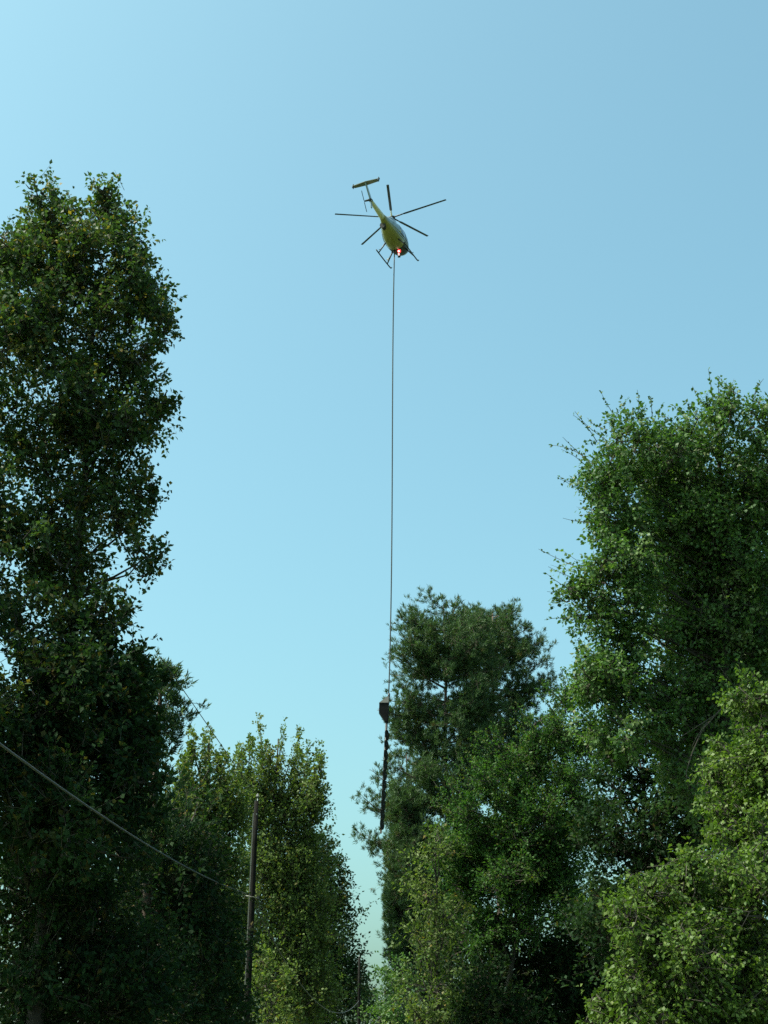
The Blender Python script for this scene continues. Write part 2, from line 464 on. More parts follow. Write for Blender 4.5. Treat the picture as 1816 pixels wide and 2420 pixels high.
# --- left side
tree('tulip_poplar', 'tallest tree, open-crowned with dark leaves, rising at the left edge over everything but the helicopter',
     [lobe(100, 510, 45, 85, 38, 1.5), lobe(160, 525, 55, 85, 38.3, 1.5), lobe(260, 530, 50, 70, 38.2, 1.3), lobe(205, 680, 120, 115, 38, 2.2), lobe(60, 640, 70, 110, 38, 1.6),
      lobe(320, 670, 60, 85, 38, 1.4), lobe(110, 820, 100, 130, 37.6, 2.0), lobe(280, 820, 100, 110, 38, 1.9), lobe(375, 780, 42, 60, 38, 1.0),
      lobe(385, 965, 40, 36, 38, .9), lobe(225, 960, 120, 110, 38, 2.0), lobe(120, 1060, 110, 120, 37.8, 2.0), lobe(260, 1080, 75, 90, 38, 1.6), lobe(335, 1160, 42, 36, 38, .9),
      lobe(200, 1210, 115, 110, 38, 2.0), lobe(345, 1325, 45, 55, 38, 1.0), lobe(205, 1370, 110, 110, 38, 1.9), lobe(90, 1300, 100, 120, 37.8, 2.0),
      lobe(325, 885, 62, 75, 38.2, 1.4), lobe(305, 1045, 62, 70, 38.2, 1.4), lobe(310, 1240, 50, 65, 38.2, 1.3), lobe(360, 720, 50, 60, 38.2, 1.2), lobe(300, 600, 48, 70, 38.2, 1.3), lobe(250, 480, 36, 45, 38.2, 1.0), lobe(190, 620, 70, 80, 37.6, 1.4), lobe(60, 760, 60, 80, 37.6, 1.4), lobe(330, 980, 55, 60, 38.2, 1.2), lobe(180, 900, 80, 80, 37.4, 1.4), lobe(110, 600, 60, 80, 38.6, 1.4)],
     11, 'poplar', base=(-8.2, 38.4), r0=.24, limb=.5, top=at(160, 640, 38)[2], L=.135, Wd=.11, cover=3.1, clump_r=.34, shoot=.45, lps=7, spc=9, age=.10, shell=.2, amp=.2, split=9, sub=.52, up=.5, flat=.4)
tree('sweetgum', 'leafy tree cut off by the left frame edge beside the tallest tree',
     [lobe(5, 600, 55, 90, 36, 1.5), lobe(-40, 760, 120, 130, 36, 2.0), lobe(-50, 960, 130, 140, 36, 2.0), lobe(-40, 1180, 150, 140, 36, 2.0), lobe(-60, 1400, 160, 150, 36, 2.2), lobe(-190, 1250, 160, 160, 35, 2.4), lobe(-200, 1500, 170, 170, 34, 2.4), lobe(-120, 1650, 150, 150, 31.5, 2.2), lobe(-210, 1800, 160, 170, 30.5, 2.2), lobe(-330, 1100, 170, 160, 31, 2.4), lobe(-260, 1360, 150, 150, 30.5, 2.4), lobe(-420, 1330, 170, 170, 30.5, 2.4), lobe(-400, 1600, 150, 160, 29.5, 2.2), lobe(-230, 1000, 150, 160, 34.5, 2.2)],  # lobes far beyond the left frame edge are added to shade the understorey
     12, 'poplar', base=(-11.4, 35), r0=.30, L=.15, Wd=.12, cover=2.5, clump_r=.30, shoot=.5, lps=7, spc=8, age=.08, shell=.3, split=7, flat=.4)
tree('oak_tree', 'broad dark hardwood below the tallest tree, crossed by the sagging cable',
     [lobe(150, 1560, 150, 150, 35, 2.2), lobe(250, 1500, 72, 105, 35.5, 1.6), lobe(60, 1720, 160, 150, 34, 2.2), lobe(220, 1720, 120, 150, 35, 2.2), lobe(305, 1680, 50, 110, 35.5, 1.2),
      lobe(325, 1590, 48, 85, 36, 1.2), lobe(340, 1740, 45, 100, 36, 1.2), lobe(160, 1910, 170, 150, 34.5, 2.4), lobe(310, 1900, 80, 130, 35, 1.6), lobe(30, 1950, 120, 150, 34, 2.2)],
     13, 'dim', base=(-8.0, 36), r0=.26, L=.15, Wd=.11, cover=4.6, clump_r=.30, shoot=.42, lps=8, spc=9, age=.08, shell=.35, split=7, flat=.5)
pine('pine_tree', 'dark pine whose tufts poke out of the right side of the broad hardwood',
     372, 42, [(1570, 360, 390), (1600, 345, 412), (1650, 330, 424), (1720, 320, 415), (1850, 310, 420), (2050, 310, 420)], 14, depth=1.3, bpm=8, tuft=.18)
tree('maple_tree', 'shaded hardwood under the cable, left of the wooden pole, reaching the bottom edge',
     [lobe(430, 2010, 75, 150, 44, 1.8), lobe(380, 2150, 110, 150, 43, 2.0), lobe(470, 2220, 80, 150, 45, 1.8), lobe(400, 2370, 120, 120, 43, 2.0), lobe(520, 2380, 60, 110, 46, 1.4)],
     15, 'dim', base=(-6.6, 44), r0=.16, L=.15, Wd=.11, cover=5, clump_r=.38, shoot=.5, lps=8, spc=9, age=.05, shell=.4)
tree('understorey_tree', 'dim low tree filling the bottom left corner',
     [lobe(80, 2120, 140, 140, 37, 2.2), lobe(230, 2180, 110, 140, 37.4, 2.0), lobe(60, 2320, 150, 140, 36.6, 2.2), lobe(230, 2360, 130, 130, 37, 2.0), lobe(340, 2300, 70, 130, 37.6, 1.4)],
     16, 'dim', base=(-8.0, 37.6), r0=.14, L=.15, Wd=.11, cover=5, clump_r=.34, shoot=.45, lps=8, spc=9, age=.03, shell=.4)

# --- the sunlit poplars behind the pole
def columns(spec, Y, d=1.1):
    return [lobe(px, py, rx, ry, Y + dy, d) for px, py, rx, ry, dy in spec]
tree('columnar_poplar', 'sunlit yellow-green poplar with upright plumes left of the wooden pole top',
     columns([(456, 1790, 9, 82, 0), (490, 1795, 11, 88, 1), (430, 1820, 10, 78, 0), (526, 1830, 10, 74, 1), (470, 1920, 70, 110, 0), (530, 1960, 50, 110, 1),
              (450, 2070, 75, 120, 0), (530, 2110, 60, 120, 1), (480, 2260, 90, 140, 0), (560, 2300, 50, 130, 1), (500, 2400, 90, 80, 0)], 64, .9),
     21, 'yellow_poplar', base=(-7.4, 64.6), r0=.2, L=.15, Wd=.12, cover=4.2, clump_r=.38, shoot=.55, lps=8, spc=7, out=.35, up=1.0, droop=.1, age=.05, shell=.35, flat=.3)
tree('columnar_poplar', 'tall sunlit poplar with many pointed plumes right behind the wooden pole top',
     columns([(564, 1830, 10, 88, 0), (590, 1815, 9, 85, 1), (621, 1795, 13, 92, 0), (645, 1820, 8, 75, 1), (666, 1780, 5, 68, 0), (700, 1815, 12, 88, 1), (726, 1835, 9, 70, 1), (755, 1832, 10, 72, 0), (742, 1885, 18, 55, 0),
              (600, 1910, 60, 90, 0), (680, 1920, 70, 95, 1), (735, 1900, 30, 70, 0), (640, 2040, 90, 110, 0), (715, 2060, 55, 110, 1), (650, 2180, 100, 120, 0), (730, 2200, 55, 120, 1),
              (650, 2330, 100, 110, 0), (735, 2340, 55, 110, 1)], 92, 1.5),
     22, 'yellow_poplar', base=(-6.8, 92.6), r0=.26, L=.18, Wd=.135, cover=3.9, clump_r=.45, shoot=.75, lps=8, spc=7, out=.3, up=1.1, droop=.1, age=.04, shell=.35, flat=.3)
tree('sweetgum', 'dull reddish-green tree sloping down to the narrow strip of sky by the far pole',
     [lobe(745, 2030, 45, 80, 128, 3.0), lobe(775, 2110, 42, 80, 128, 3.0), lobe(720, 2130, 60, 110, 127, 3.0), lobe(795, 2200, 38, 80, 128, 3.0), lobe(740, 2260, 80, 110, 127, 3.0),
      lobe(815, 2290, 34, 80, 128, 2.5), lobe(780, 2380, 70, 100, 127, 3), lobe(700, 2390, 70, 90, 126, 3)],
     23, 'dim', base=(-5.2, 128), r0=.26, L=.25, Wd=.19, cover=4, clump_r=.6, shoot=.8, lps=8, spc=7, age=.10, shell=.4)
tree('young_maple', 'small sunlit bush with pale tips growing right of the foot of the wooden pole',
     [lobe(625, 2320, 28, 60, 54, .8), lobe(650, 2360, 32, 50, 54, .8), lobe(640, 2430, 50, 60, 54, 1.0), lobe(615, 2265, 14, 30, 54, .4)],
     24, 'yellow_poplar', base=(-4.0, 54.4), r0=.06, L=.15, Wd=.09, cover=2.2, clump_r=.26, shoot=.55, lps=8, spc=6, age=.08, shell=.3, cat='small tree')
tree('distant_tree', 'small far hardwood showing in the gap just right of the far thin pole',
     [lobe(868, 2330, 24, 28, 175, 2.5), lobe(855, 2375, 28, 34, 175, 2.5), lobe(885, 2385, 34, 40, 175, 3), lobe(850, 2440, 50, 40, 174, 3), lobe(910, 2430, 40, 40, 174, 3)],
     25, 'dim', base=(-2.2, 176), r0=.2, L=.30, Wd=.23, cover=1.8, clump_r=.6, shoot=.9, lps=7, spc=6, age=.03, shell=.3)

# --- right side
pine('pine_tree', 'tall bluish pine with cut left side, its trunk showing, beside the hanging saw',
     1055, 97, [(1420, 1010, 1110), (1440, 965, 1150), (1485, 932, 1170), (1560, 905, 1175), (1640, 900, 1180), (1750, 898, 1170), (1850, 896, 1150), (1960, 890, 1110), (2050, 890, 1090), (2150, 898, 1080), (2260, 910, 1080)],
     35, depth=3.4, bpm=8.0, pom=13.5, r0=.26, clip=right_of(908, 97))
pine('pine_tree', 'shaded pine behind the bluish pine, its dark round top reaching right',
     1165, 103, [(1434, 1105, 1215), (1470, 1090, 1250), (1510, 1085, 1285), (1550, 1080, 1318), (1600, 1080, 1322), (1680, 1080, 1310), (1780, 1090, 1290), (1860, 1100, 1280)],
     32, depth=3.4, bpm=7.4, pom=14, r0=.26)
pine('pine_tree', 'sparse pine limbs reaching left into the sky behind the saw blades',
     960, 108, [(1770, 905, 990), (1800, 850, 1000), (1850, 842, 1000), (1890, 850, 1000), (1930, 828, 1000), (1965, 840, 1000), (2000, 870, 1000), (2060, 905, 1000), (2200, 905, 1000)],
     33, depth=2.4, bpm=3.5, r0=.2)
def surf_shoots(lobes, n, bias, ln, nl, seed):
    r_ = np.random.default_rng(seed); out = []
    for _ in range(n):
        c, r = lobes[r_.integers(len(lobes))]
        d = unit(np.array([-.5, -.45, .35]) + r_.normal(0, .6, 3))
        out.append((c + d * r * .95, unit(d * .6 + np.array(bias) + r_.normal(0, .25, 3)), r_.uniform(*ln), nl))
    return out
elm = [lobe(1340, 1665, 26, 45, 60, .9), lobe(1265, 1755, 36, 38, 59.4, .9), lobe(1200, 1800, 45, 38, 59.3, 1.0), lobe(1140, 1850, 40, 42, 59.5, 1.0), lobe(1095, 1930, 40, 50, 59.5, 1.0), lobe(1330, 1735, 42, 50, 59.6, 1.1), lobe(1270, 1830, 60, 55, 60, 1.4), lobe(1195, 1900, 60, 55, 60, 1.3), lobe(1270, 1950, 70, 65, 59.4, 1.4)]
pine('pine_tree', 'low dense pine at the left foot of the bluish pine, beside the sky strip',
     968, 95, [(1870, 935, 985), (1950, 912, 1020), (2100, 908, 1045), (2250, 918, 1050), (2420, 925, 1050)], 34, depth=2.2, bpm=7, pom=13, r0=.16, clip=right_of(908, 95))
tree('elm_tree', 'bright green bushy tree with spiky shoots leaning against the pines',
     [lobe(1340, 1665, 26, 45, 60, .9), lobe(1330, 1735, 42, 50, 59.6, 1.1), lobe(1265, 1755, 36, 38, 59.4, .9), lobe(1385, 1745, 45, 70, 60.6, 1.2), lobe(1200, 1800, 45, 38, 59.3, 1.0), lobe(1270, 1830, 60, 55, 60.5, 1.4),
      lobe(1350, 1850, 60, 70, 59.6, 1.4), lobe(1140, 1850, 40, 42, 59.5, 1.0), lobe(1195, 1900, 60, 55, 60, 1.3), lobe(1095, 1930, 40, 50, 59.5, 1.0), lobe(1140, 1990, 60, 60, 60.5, 1.4), lobe(1270, 1950, 70, 65, 59.4, 1.4),
      lobe(1370, 1960, 55, 75, 60.5, 1.4), lobe(1060, 2030, 42, 60, 59.8, 1.0), lobe(1190, 2075, 75, 65, 59.5, 1.5), lobe(1300, 2070, 75, 70, 60.5, 1.5), lobe(1100, 2120, 55, 60, 60.3, 1.2), lobe(1240, 2160, 80, 60, 60, 1.5), lobe(1345, 2140, 60, 65, 60, 1.3), lobe(1150, 2200, 60, 50, 60, 1.2),
      lobe(1200, 1950, 80, 90, 61.6, 1.2), lobe(1300, 1930, 80, 100, 61.8, 1.2), lobe(1180, 2070, 90, 90, 61.6, 1.2), lobe(1290, 2060, 90, 90, 61.8, 1.2), lobe(1320, 1800, 50, 80, 61.4, 1.0), lobe(1110, 2030, 60, 80, 61.4, 1.0)],
     41, 'fine', base=(4.3, 60.8), r0=.16, top=at(1250, 1900, 60)[2], L=.12, Wd=.085, cover=3.6, clump_r=.26, shoot=.6, lps=10, spc=8, split=9, out=.8, up=.55, droop=.15, age=.04, shell=.4, amp=.25, flat=.6, whips=surf_shoots(elm, 150, (-.35, 0, .55), (.7, 1.3), 26, 4))
tree('slender_ash', 'slender yellow-green young tree in front of the foot of the bluish pine',
     [lobe(1030, 2010, 40, 55, 57, .9), lobe(1010, 2110, 38, 60, 57, .9), lobe(1050, 2180, 40, 60, 57, .9), lobe(1000, 2230, 42, 60, 57, .9), lobe(1020, 2330, 60, 60, 57, 1.1), lobe(1000, 2420, 60, 60, 57, 1.1)],
     42, 'yellow_poplar', base=(1.9, 57.3), r0=.10, L=.15, Wd=.10, cover=1.9, clump_r=.28, shoot=.5, lps=7, spc=6, age=.03, shell=.3, droop=.6, flat=.5)
tree('understorey_tree', 'low shaded tree below the bright bushy tree, dark down to the bottom edge',
     [lobe(1120, 2200, 80, 70, 63, 1.6), lobe(1200, 2300, 120, 100, 63, 2), lobe(1330, 2300, 120, 110, 63, 2), lobe(1100, 2380, 90, 90, 63, 1.8), lobe(1250, 2410, 130, 80, 63, 2), lobe(1420, 2260, 90, 130, 63, 2), lobe(1420, 2400, 90, 80, 63, 2), lobe(1140, 2330, 55, 60, 58.6, 1.1), lobe(1190, 2400, 80, 60, 58.4, 1.3), lobe(1120, 2420, 70, 60, 58.4, 1.2)],
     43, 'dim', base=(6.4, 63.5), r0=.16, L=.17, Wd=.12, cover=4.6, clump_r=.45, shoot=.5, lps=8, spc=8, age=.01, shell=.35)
tree('roadside_shrub', 'pale sunlit shrub at the bottom edge under the left side of the bluish pine',
     [lobe(915, 2330, 22, 34, 84, 1.0), lobe(940, 2380, 38, 44, 84, 1.3), lobe(905, 2410, 32, 36, 84, 1.1), lobe(960, 2310, 30, 60, 85, 1.1), lobe(960, 2430, 60, 40, 84, 1.4)],
     44, 'vine', base=(1.4, 85), r0=.07, L=.17, Wd=.13, cover=2.2, clump_r=.35, shoot=.5, lps=7, spc=6, age=.05, shell=.3, cat='shrub')

rw = np.random.default_rng(77)
whips = []
for (px, py, a, ln, nl) in [(1425, 1010, 118, 1.3, 16), (1450, 990, 110, 1.2, 16), (1400, 1040, 135, 1.2, 14), (1470, 985, 100, 1.0, 16), (1495, 975, 92, .8, 14), (1430, 1040, 128, 1.5, 14), (1385, 1090, 140, 1.3, 14),
                            (1395, 1120, 150, 1.4, 14), (1380, 1150, 155, 1.0, 10), (1385, 1085, 146, 1.5, 16), (1390, 1180, 150, 1.3, 8), (1390, 1230, 160, .9, 6), (1365, 1340, 140, 1.6, 10), (1370, 1370, 146, 1.2, 8),
                            (1360, 1400, 150, 1.2, 8), (1350, 1420, 165, 1.0, 10), (1350, 1460, 175, .9, 12), (1660, 960, 105, 1.0, 18), (1675, 950, 95, 1.2, 18), (1690, 940, 80, .9, 16), (1640, 990, 120, .8, 10),
                            (1600, 1010, 125, .7, 8), (1560, 1005, 120, .6, 10), (1740, 930, 140, .8, 12), (1770, 930, 60, .7, 12), (1545, 985, 70, .6, 16), (1530, 980, 85, .7, 14)]:
    p = at(px + 12, py + 6, 42 + rw.uniform(-.8, .8)); r = math.radians(a + rw.normal(0, 5))
    whips.append((p, (math.cos(r), rw.normal(0, .3), math.sin(r)), ln, nl))
tree('vine_covered_tree', 'tall vine-draped tree on the right, thin shoots sticking out against the sky',
     [lobe(1470, 1060, 80, 75, 42, 1.5), lobe(1440, 1140, 60, 70, 42, 1.3), lobe(1580, 1070, 90, 80, 42.5, 1.6), lobe(1690, 1000, 65, 75, 42, 1.3), lobe(1790, 1010, 80, 85, 42.5, 1.6), lobe(1450, 1240, 70, 70, 42, 1.4), lobe(1560, 1200, 110, 100, 43, 1.8),
      lobe(1700, 1160, 110, 110, 43, 1.8), lobe(1840, 1160, 100, 130, 43, 1.8), lobe(1430, 1340, 60, 70, 42, 1.2), lobe(1370, 1400, 45, 30, 42, .8), lobe(1520, 1350, 90, 90, 42.5, 1.7), lobe(1650, 1330, 120, 110, 44, 1.8), lobe(1800, 1350, 130, 140, 44, 2.0),
      lobe(1415, 1450, 50, 60, 42, 1.0), lobe(1400, 1560, 55, 60, 42, 1.1), lobe(1490, 1480, 70, 80, 42.5, 1.4), lobe(1390, 1630, 38, 50, 42, .8), lobe(1460, 1610, 60, 70, 42, 1.2), lobe(1450, 1720, 55, 80, 42, 1.1),
      lobe(1590, 1510, 60, 90, 44, 1.4), lobe(1640, 1620, 60, 110, 44, 1.5), lobe(1700, 1480, 100, 120, 44, 1.8), lobe(1570, 1700, 38, 140, 44, 1.2), lobe(1830, 1560, 100, 130, 44.5, 1.8), lobe(1680, 1740, 80, 120, 45, 1.6), lobe(1505, 1680, 50, 75, 42.8, 1.1), lobe(1480, 1560, 60, 60, 43, 1.2), lobe(1430, 1650, 45, 60, 43, 1.0), lobe(1620, 1790, 70, 90, 43.5, 1.4), lobe(1600, 1660, 60, 90, 43.2, 1.2),
      lobe(1640, 1220, 130, 120, 45.5, 1.5), lobe(1760, 1420, 130, 150, 46, 1.5), lobe(1600, 1400, 110, 110, 45.5, 1.5), lobe(1690, 1600, 110, 130, 46, 1.5), lobe(1560, 1120, 90, 80, 44.5, 1.3), lobe(1790, 1180, 120, 110, 45.5, 1.5)],
     51, 'vine', base=(9.6, 44), r0=.30, limb=.2, L=.13, Wd=.10, cover=4.1, clump_r=.25, shoot=.5, lps=9, spc=9, split=8, sub=.55, out=.7, up=.25, droop=.45, age=.07, shell=.45, amp=.24, whips=whips, flat=.5)
tree('vine_tree', 'dark leaning tree with sky showing through, between bushy tree and vine mounds',
     [lobe(1470, 1955, 65, 65, 50, 1.3), lobe(1440, 1800, 40, 60, 50, 1.0), lobe(1455, 1870, 42, 55, 50, 1.0), lobe(1500, 1790, 45, 40, 50, 1.0), lobe(1510, 1830, 18, 40, 50, .6), lobe(1540, 1960, 60, 55, 49.5, 1.2), lobe(1410, 1980, 40, 60, 50.5, 1.0), lobe(1580, 1820, 30, 80, 50, 1.0), lobe(1520, 2060, 40, 40, 50, 1.0), lobe(1420, 2130, 50, 50, 50, 1.2), lobe(1570, 1990, 90, 70, 50, 1.6), lobe(1645, 1880, 55, 100, 50, 1.4), lobe(1700, 1930, 100, 130, 51, 1.8), lobe(1560, 2110, 60, 45, 50, 1.2), lobe(1440, 2220, 70, 100, 51, 1.6), lobe(1560, 2250, 110, 120, 51, 2)],
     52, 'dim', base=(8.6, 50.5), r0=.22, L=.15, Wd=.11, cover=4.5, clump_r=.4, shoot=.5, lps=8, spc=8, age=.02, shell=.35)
tree('vine_mound', 'lush sunlit vine mound hanging over a tree at the right edge',
     [lobe(1790, 1690, 90, 80, 29, 1.0), lobe(1740, 1800, 90, 100, 29, 1.1), lobe(1850, 1850, 110, 130, 29, 1.3), lobe(1720, 1930, 70, 60, 29, .9), lobe(1790, 2010, 110, 90, 28.5, 1.2)],
     53, 'mound', base=(8.2, 30), r0=.12, L=.088, Wd=.072, cover=4.6, clump_r=.17, shoot=.36, lps=7, spc=9, out=.7, up=.2, droop=.6, age=.04, shell=.45, amp=.22, flat=.5, split=8, cat='vine')
tree('vine_mound', 'lower vine mound with dense pale glinting leaves filling the bottom right corner',
     [lobe(1560, 2130, 90, 60, 26.5, .9), lobe(1660, 2090, 90, 80, 26.5, 1.0), lobe(1770, 2120, 100, 100, 26.5, 1.1), lobe(1500, 2210, 55, 80, 26.2, .8), lobe(1610, 2230, 100, 90, 26, 1.0), lobe(1750, 2270, 110, 100, 26.5, 1.1),
      lobe(1510, 2340, 70, 100, 26.2, .9), lobe(1640, 2370, 90, 100, 26.5, 1.0), lobe(1790, 2400, 90, 90, 26.5, 1.0), lobe(1440, 2400, 50, 70, 26.5, .7), lobe(1560, 2440, 90, 70, 26.2, .9)],
     54, 'mound', base=(5.9, 27), r0=.10, L=.082, Wd=.066, cover=4.6, clump_r=.16, shoot=.36, lps=7, spc=9, out=.7, up=.15, droop=.7, age=.05, shell=.45, amp=.24, flat=.5, split=8, cat='vine')
vct = [o for o in S.objects if o.name == 'vine_covered_tree'][0]
def stem(pix, Y, r):
    P = [Vector(at(x, y, Y)) - vct.location for x, y in pix]
    tube_obj('bare_stem', P, list(np.linspace(r * .8, r * .4, len(P))), M['bark'], vct, 5)
stem([(1745, 1640), (1700, 1680), (1660, 1725), (1636, 1780), (1622, 1825), (1624, 1845), (1629, 1862)], 41.6, .030)
stem([(1690, 1690), (1640, 1722), (1612, 1740), (1604, 1760)], 41.8, .020)
stem([(1672, 1705), (1645, 1745), (1632, 1775)], 41.7, .018)
stem([(1790, 1605), (1735, 1620), (1700, 1575)], 41.9, .018)
# darker woods that close the view behind
def backdrop(label, px, Y, py_top, half, seed, leaf='dim'):
    rows = [lobe(px + dx * half, py_top + 70 + k * 130, half * .75, 95, Y, 3.0) for k in range(int((2560 - py_top) / 130)) for dx in ((-.45, .45) if k % 2 else (-.2, .55))]
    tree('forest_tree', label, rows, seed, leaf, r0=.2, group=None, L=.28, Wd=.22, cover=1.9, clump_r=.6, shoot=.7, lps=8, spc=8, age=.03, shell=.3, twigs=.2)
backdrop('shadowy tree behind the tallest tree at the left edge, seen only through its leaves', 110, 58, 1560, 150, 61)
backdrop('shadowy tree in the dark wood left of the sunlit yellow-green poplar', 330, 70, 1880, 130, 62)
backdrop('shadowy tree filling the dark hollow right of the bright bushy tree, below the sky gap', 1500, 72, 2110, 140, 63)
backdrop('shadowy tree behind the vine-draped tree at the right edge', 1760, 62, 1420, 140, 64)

# ------------------------------------------------------------------ poles and wires
P1 = at(593, 2120, 50.0); p1 = (P1[0], 50.0)
top1 = at(607, 1893, 50.0)
pole = empty('utility_pole', (p1[0] - .06, p1[1], 0)); tag(pole, 'dark wooden utility pole standing against the left-hand trees with a cable tied to it', 'utility pole')
ptop = Vector((top1[0] - pole.location.x, 0, top1[2]))
lean = lambda z: ptop.x * z / ptop.z
tube_obj('shaft', [(lean(z), 0, z) for z in np.linspace(-.5, ptop.z, 9)], list(np.linspace(.114, .073, 9)), M['pole'], pole, 14)
bm = bmesh.new(); box_bm(bm, (0, 0, 0), (.035, .05, 1))
for v in bm.verts:
    z = .1 + (v.co.z + .5) * (ptop.z - .5)
    v.co = Vector((lean(z) - (.114 - .041 * z / ptop.z) - .012 + v.co.x, v.co.y - .02, z))
bm_obj('ground_wire_moulding', bm, M['strip'], pole)
def insulator(parent, c, r=.055, h=.16):
    bm = bmesh.new()
    sweep(bm, [Vector(c) + Vector((0, 0, h * t)) for t in (0, .2, .25, .45, .5, .8, 1)], [r * .5, r * .5, r, r, r * .7, r * .75, r * .3], 10)
    return bm_obj('insulator', bm, M['porcelain'], parent)
insulator(pole, (ptop.x + .03, 0, ptop.z + .10), .055, .14)
tube_obj('insulator_pin', [(ptop.x + .03, 0, ptop.z - .15), (ptop.x + .03, 0, ptop.z + .11)], .018, M['steel'], pole, 6)
bm = bmesh.new(); zb = P1[2]
sweep(bm, [(lean(zb) - .20, -.16, zb + .02), (lean(zb) + .05, -.15, zb - .02), (lean(zb) + .22, -.10, zb - .06)], .022, 6)
bm_obj('cable_clamp', bm, M['strip'], pole)
bm = bmesh.new(); box_bm(bm, (lean(9.2) + .16, -.02, top1[2] - 3.1), (.10, .10, .12), bevel=.015); bm_obj('bracket', bm, M['black'], pole)
tube_obj('through_bolt', [(lean(9) + .05, -.16, top1[2] - .45), (lean(9) + .05, .14, top1[2] - .45)], .018, M['steel'], pole, 6)
tube_obj('cable_drop', [(lean(zb) + .22, -.10, zb - .06), (lean(zb) + .26, -.08, zb - .35), (lean(zb) + .18, -.05, zb - .9)], .010, M['cable'], pole, 5)

A0, B0 = (-6.55, -2.0), p1
def quad_wire(pix, A, B, y0, y1, r, n=28, add=None):
    W_ = np.array([ray_plane(px, py, A, B) for px, py in pix])
    co = np.polyfit(W_[:, 1], W_[:, 2], 2)
    ys = np.linspace(y0, y1, n)
    return [(A[0] + (B[0] - A[0]) * (y - A[1]) / (B[1] - A[1]), y - .17, np.polyval(co, y)) for y in ys]
c1 = quad_wire([(0, 1762), (206, 1904), (325, 1980), (450, 2058), (520, 2091), (591, 2115)], A0, B0, 3.0, 49.95, .02)
tag(tube_obj('overhead_cable', c1, .018, M['cable'], None, 6), 'thick sagging cable sloping from the left frame edge down to the wooden pole', 'cable')
c2 = quad_wire([(607, 1884), (545, 1790), (490, 1715), (420, 1610)], A0, B0, 33.0, 50.0, .01)
tag(tube_obj('overhead_wire', [(p[0], p[1] + .15, p[2]) for p in c2], .011, M['cable'], None, 5), 'thin wire running from behind the left trees steeply down to the pole top', 'wire')
P2 = at(849, 2365, 112.0); top2 = at(851, 2264, 112.0); p2 = (P2[0], 112.0)
pole2 = empty('utility_pole', (p2[0], 112.0, 0)); tag(pole2, 'far thin utility pole in the narrow gap of sky between the trees', 'utility pole')
tube_obj('shaft', [(0, 0, z) for z in np.linspace(-.5, top2[2], 6)], list(np.linspace(.15, .085, 6)), M['pole'], pole2, 10)
insulator(pole2, (0, 0, top2[2] + .02), .06, .16)
c3 = quad_wire([(732, 2343), (759, 2375), (803, 2394), (835, 2381), (849, 2365)], B0, p2, 50.2, 111.9, .02)
# the span hangs as one curve from clamp to clamp
W3 = np.array([ray_plane(px, py, B0, p2) for px, py in [(732, 2343), (803, 2394), (849, 2365)]])
zm = W3[1]
ys = np.linspace(50.1, 111.9, 40)
zs = []
for y in ys:
    t = (y - 50.1) / 61.8
    zs.append(P1[2] * (1 - t) + P2[2] * t)
tm = (zm[1] - 50.1) / 61.8
sag = (P1[2] * (1 - tm) + P2[2] * tm - zm[2]) / (4 * tm * (1 - tm))
c3 = [(p1[0] + (p2[0] - p1[0]) * (y - 50) / 62.0, y, z - sag * 4 * ((y - 50.1) / 61.8) * (1 - (y - 50.1) / 61.8)) for y, z in zip(ys, zs)]
tag(tube_obj('overhead_cable', c3, .018, M['cable'], None, 6), 'pale sagging cable looping between the wooden pole and the far thin pole', 'cable')

# ------------------------------------------------------------------ helicopter
HP = Vector((0.578, 90.92, 57.897))
HR = Matrix(((0.34321818, -0.93358591, -0.10304672), (0.93822151, 0.34591774, -0.00901779), (0.04406457, -0.09358558, 0.99463564)))
heli = empty('helicopter', HP); heli.rotation_mode = 'QUATERNION'; heli.rotation_quaternion = HR.to_quaternion()
tag(heli, 'small yellow five-bladed helicopter with skids and a lit red lamp hovering in the sky', 'helicopter')
SEC = [(1.98, .05, -1.40, .05), (1.90, .22, -1.40, .22), (1.72, .40, -1.36, .41), (1.40, .57, -1.30, .60), (.95, .68, -1.22, .76), (.40, .72, -1.17, .84), (-.2, .71, -1.16, .85), (-.7, .64, -1.12, .78),
       (-1.15, .52, -1.04, .65), (-1.55, .38, -.94, .48), (-1.9, .26, -.86, .33), (-2.2, .19, -.80, .22)]
def hull(x, a, k=1.0):
    X = [s[0] for s in SEC][::-1]
    hw, zc_, hh = (np.interp(x, X, [s[j] for s in SEC][::-1]) for j in (1, 2, 3))
    ca, sa = math.cos(a), math.sin(a)
    e = .88
    return Vector((x, math.copysign(abs(ca) ** e, ca) * hw * k, zc_ + math.copysign(abs(sa) ** e, sa) * hh * k))
bm = bmesh.new(); rings = []
NA = 28
xs = np.concatenate([[1.98, 1.95, 1.90], np.linspace(1.80, -2.2, 26)])
for x in xs: rings.append([bm.verts.new(hull(x, 2 * math.pi * k / NA)) for k in range(NA)])
for a, b in zip(rings, rings[1:]):
    for k in range(NA):
        f = bm.faces.new((a[k], a[(k + 1) % NA], b[(k + 1) % NA], b[k])); f.smooth = True
bm.faces.new(rings[0]); bm.faces.new(rings[-1][::-1])
bm_obj('fuselage', bm, M['yellow'], heli)
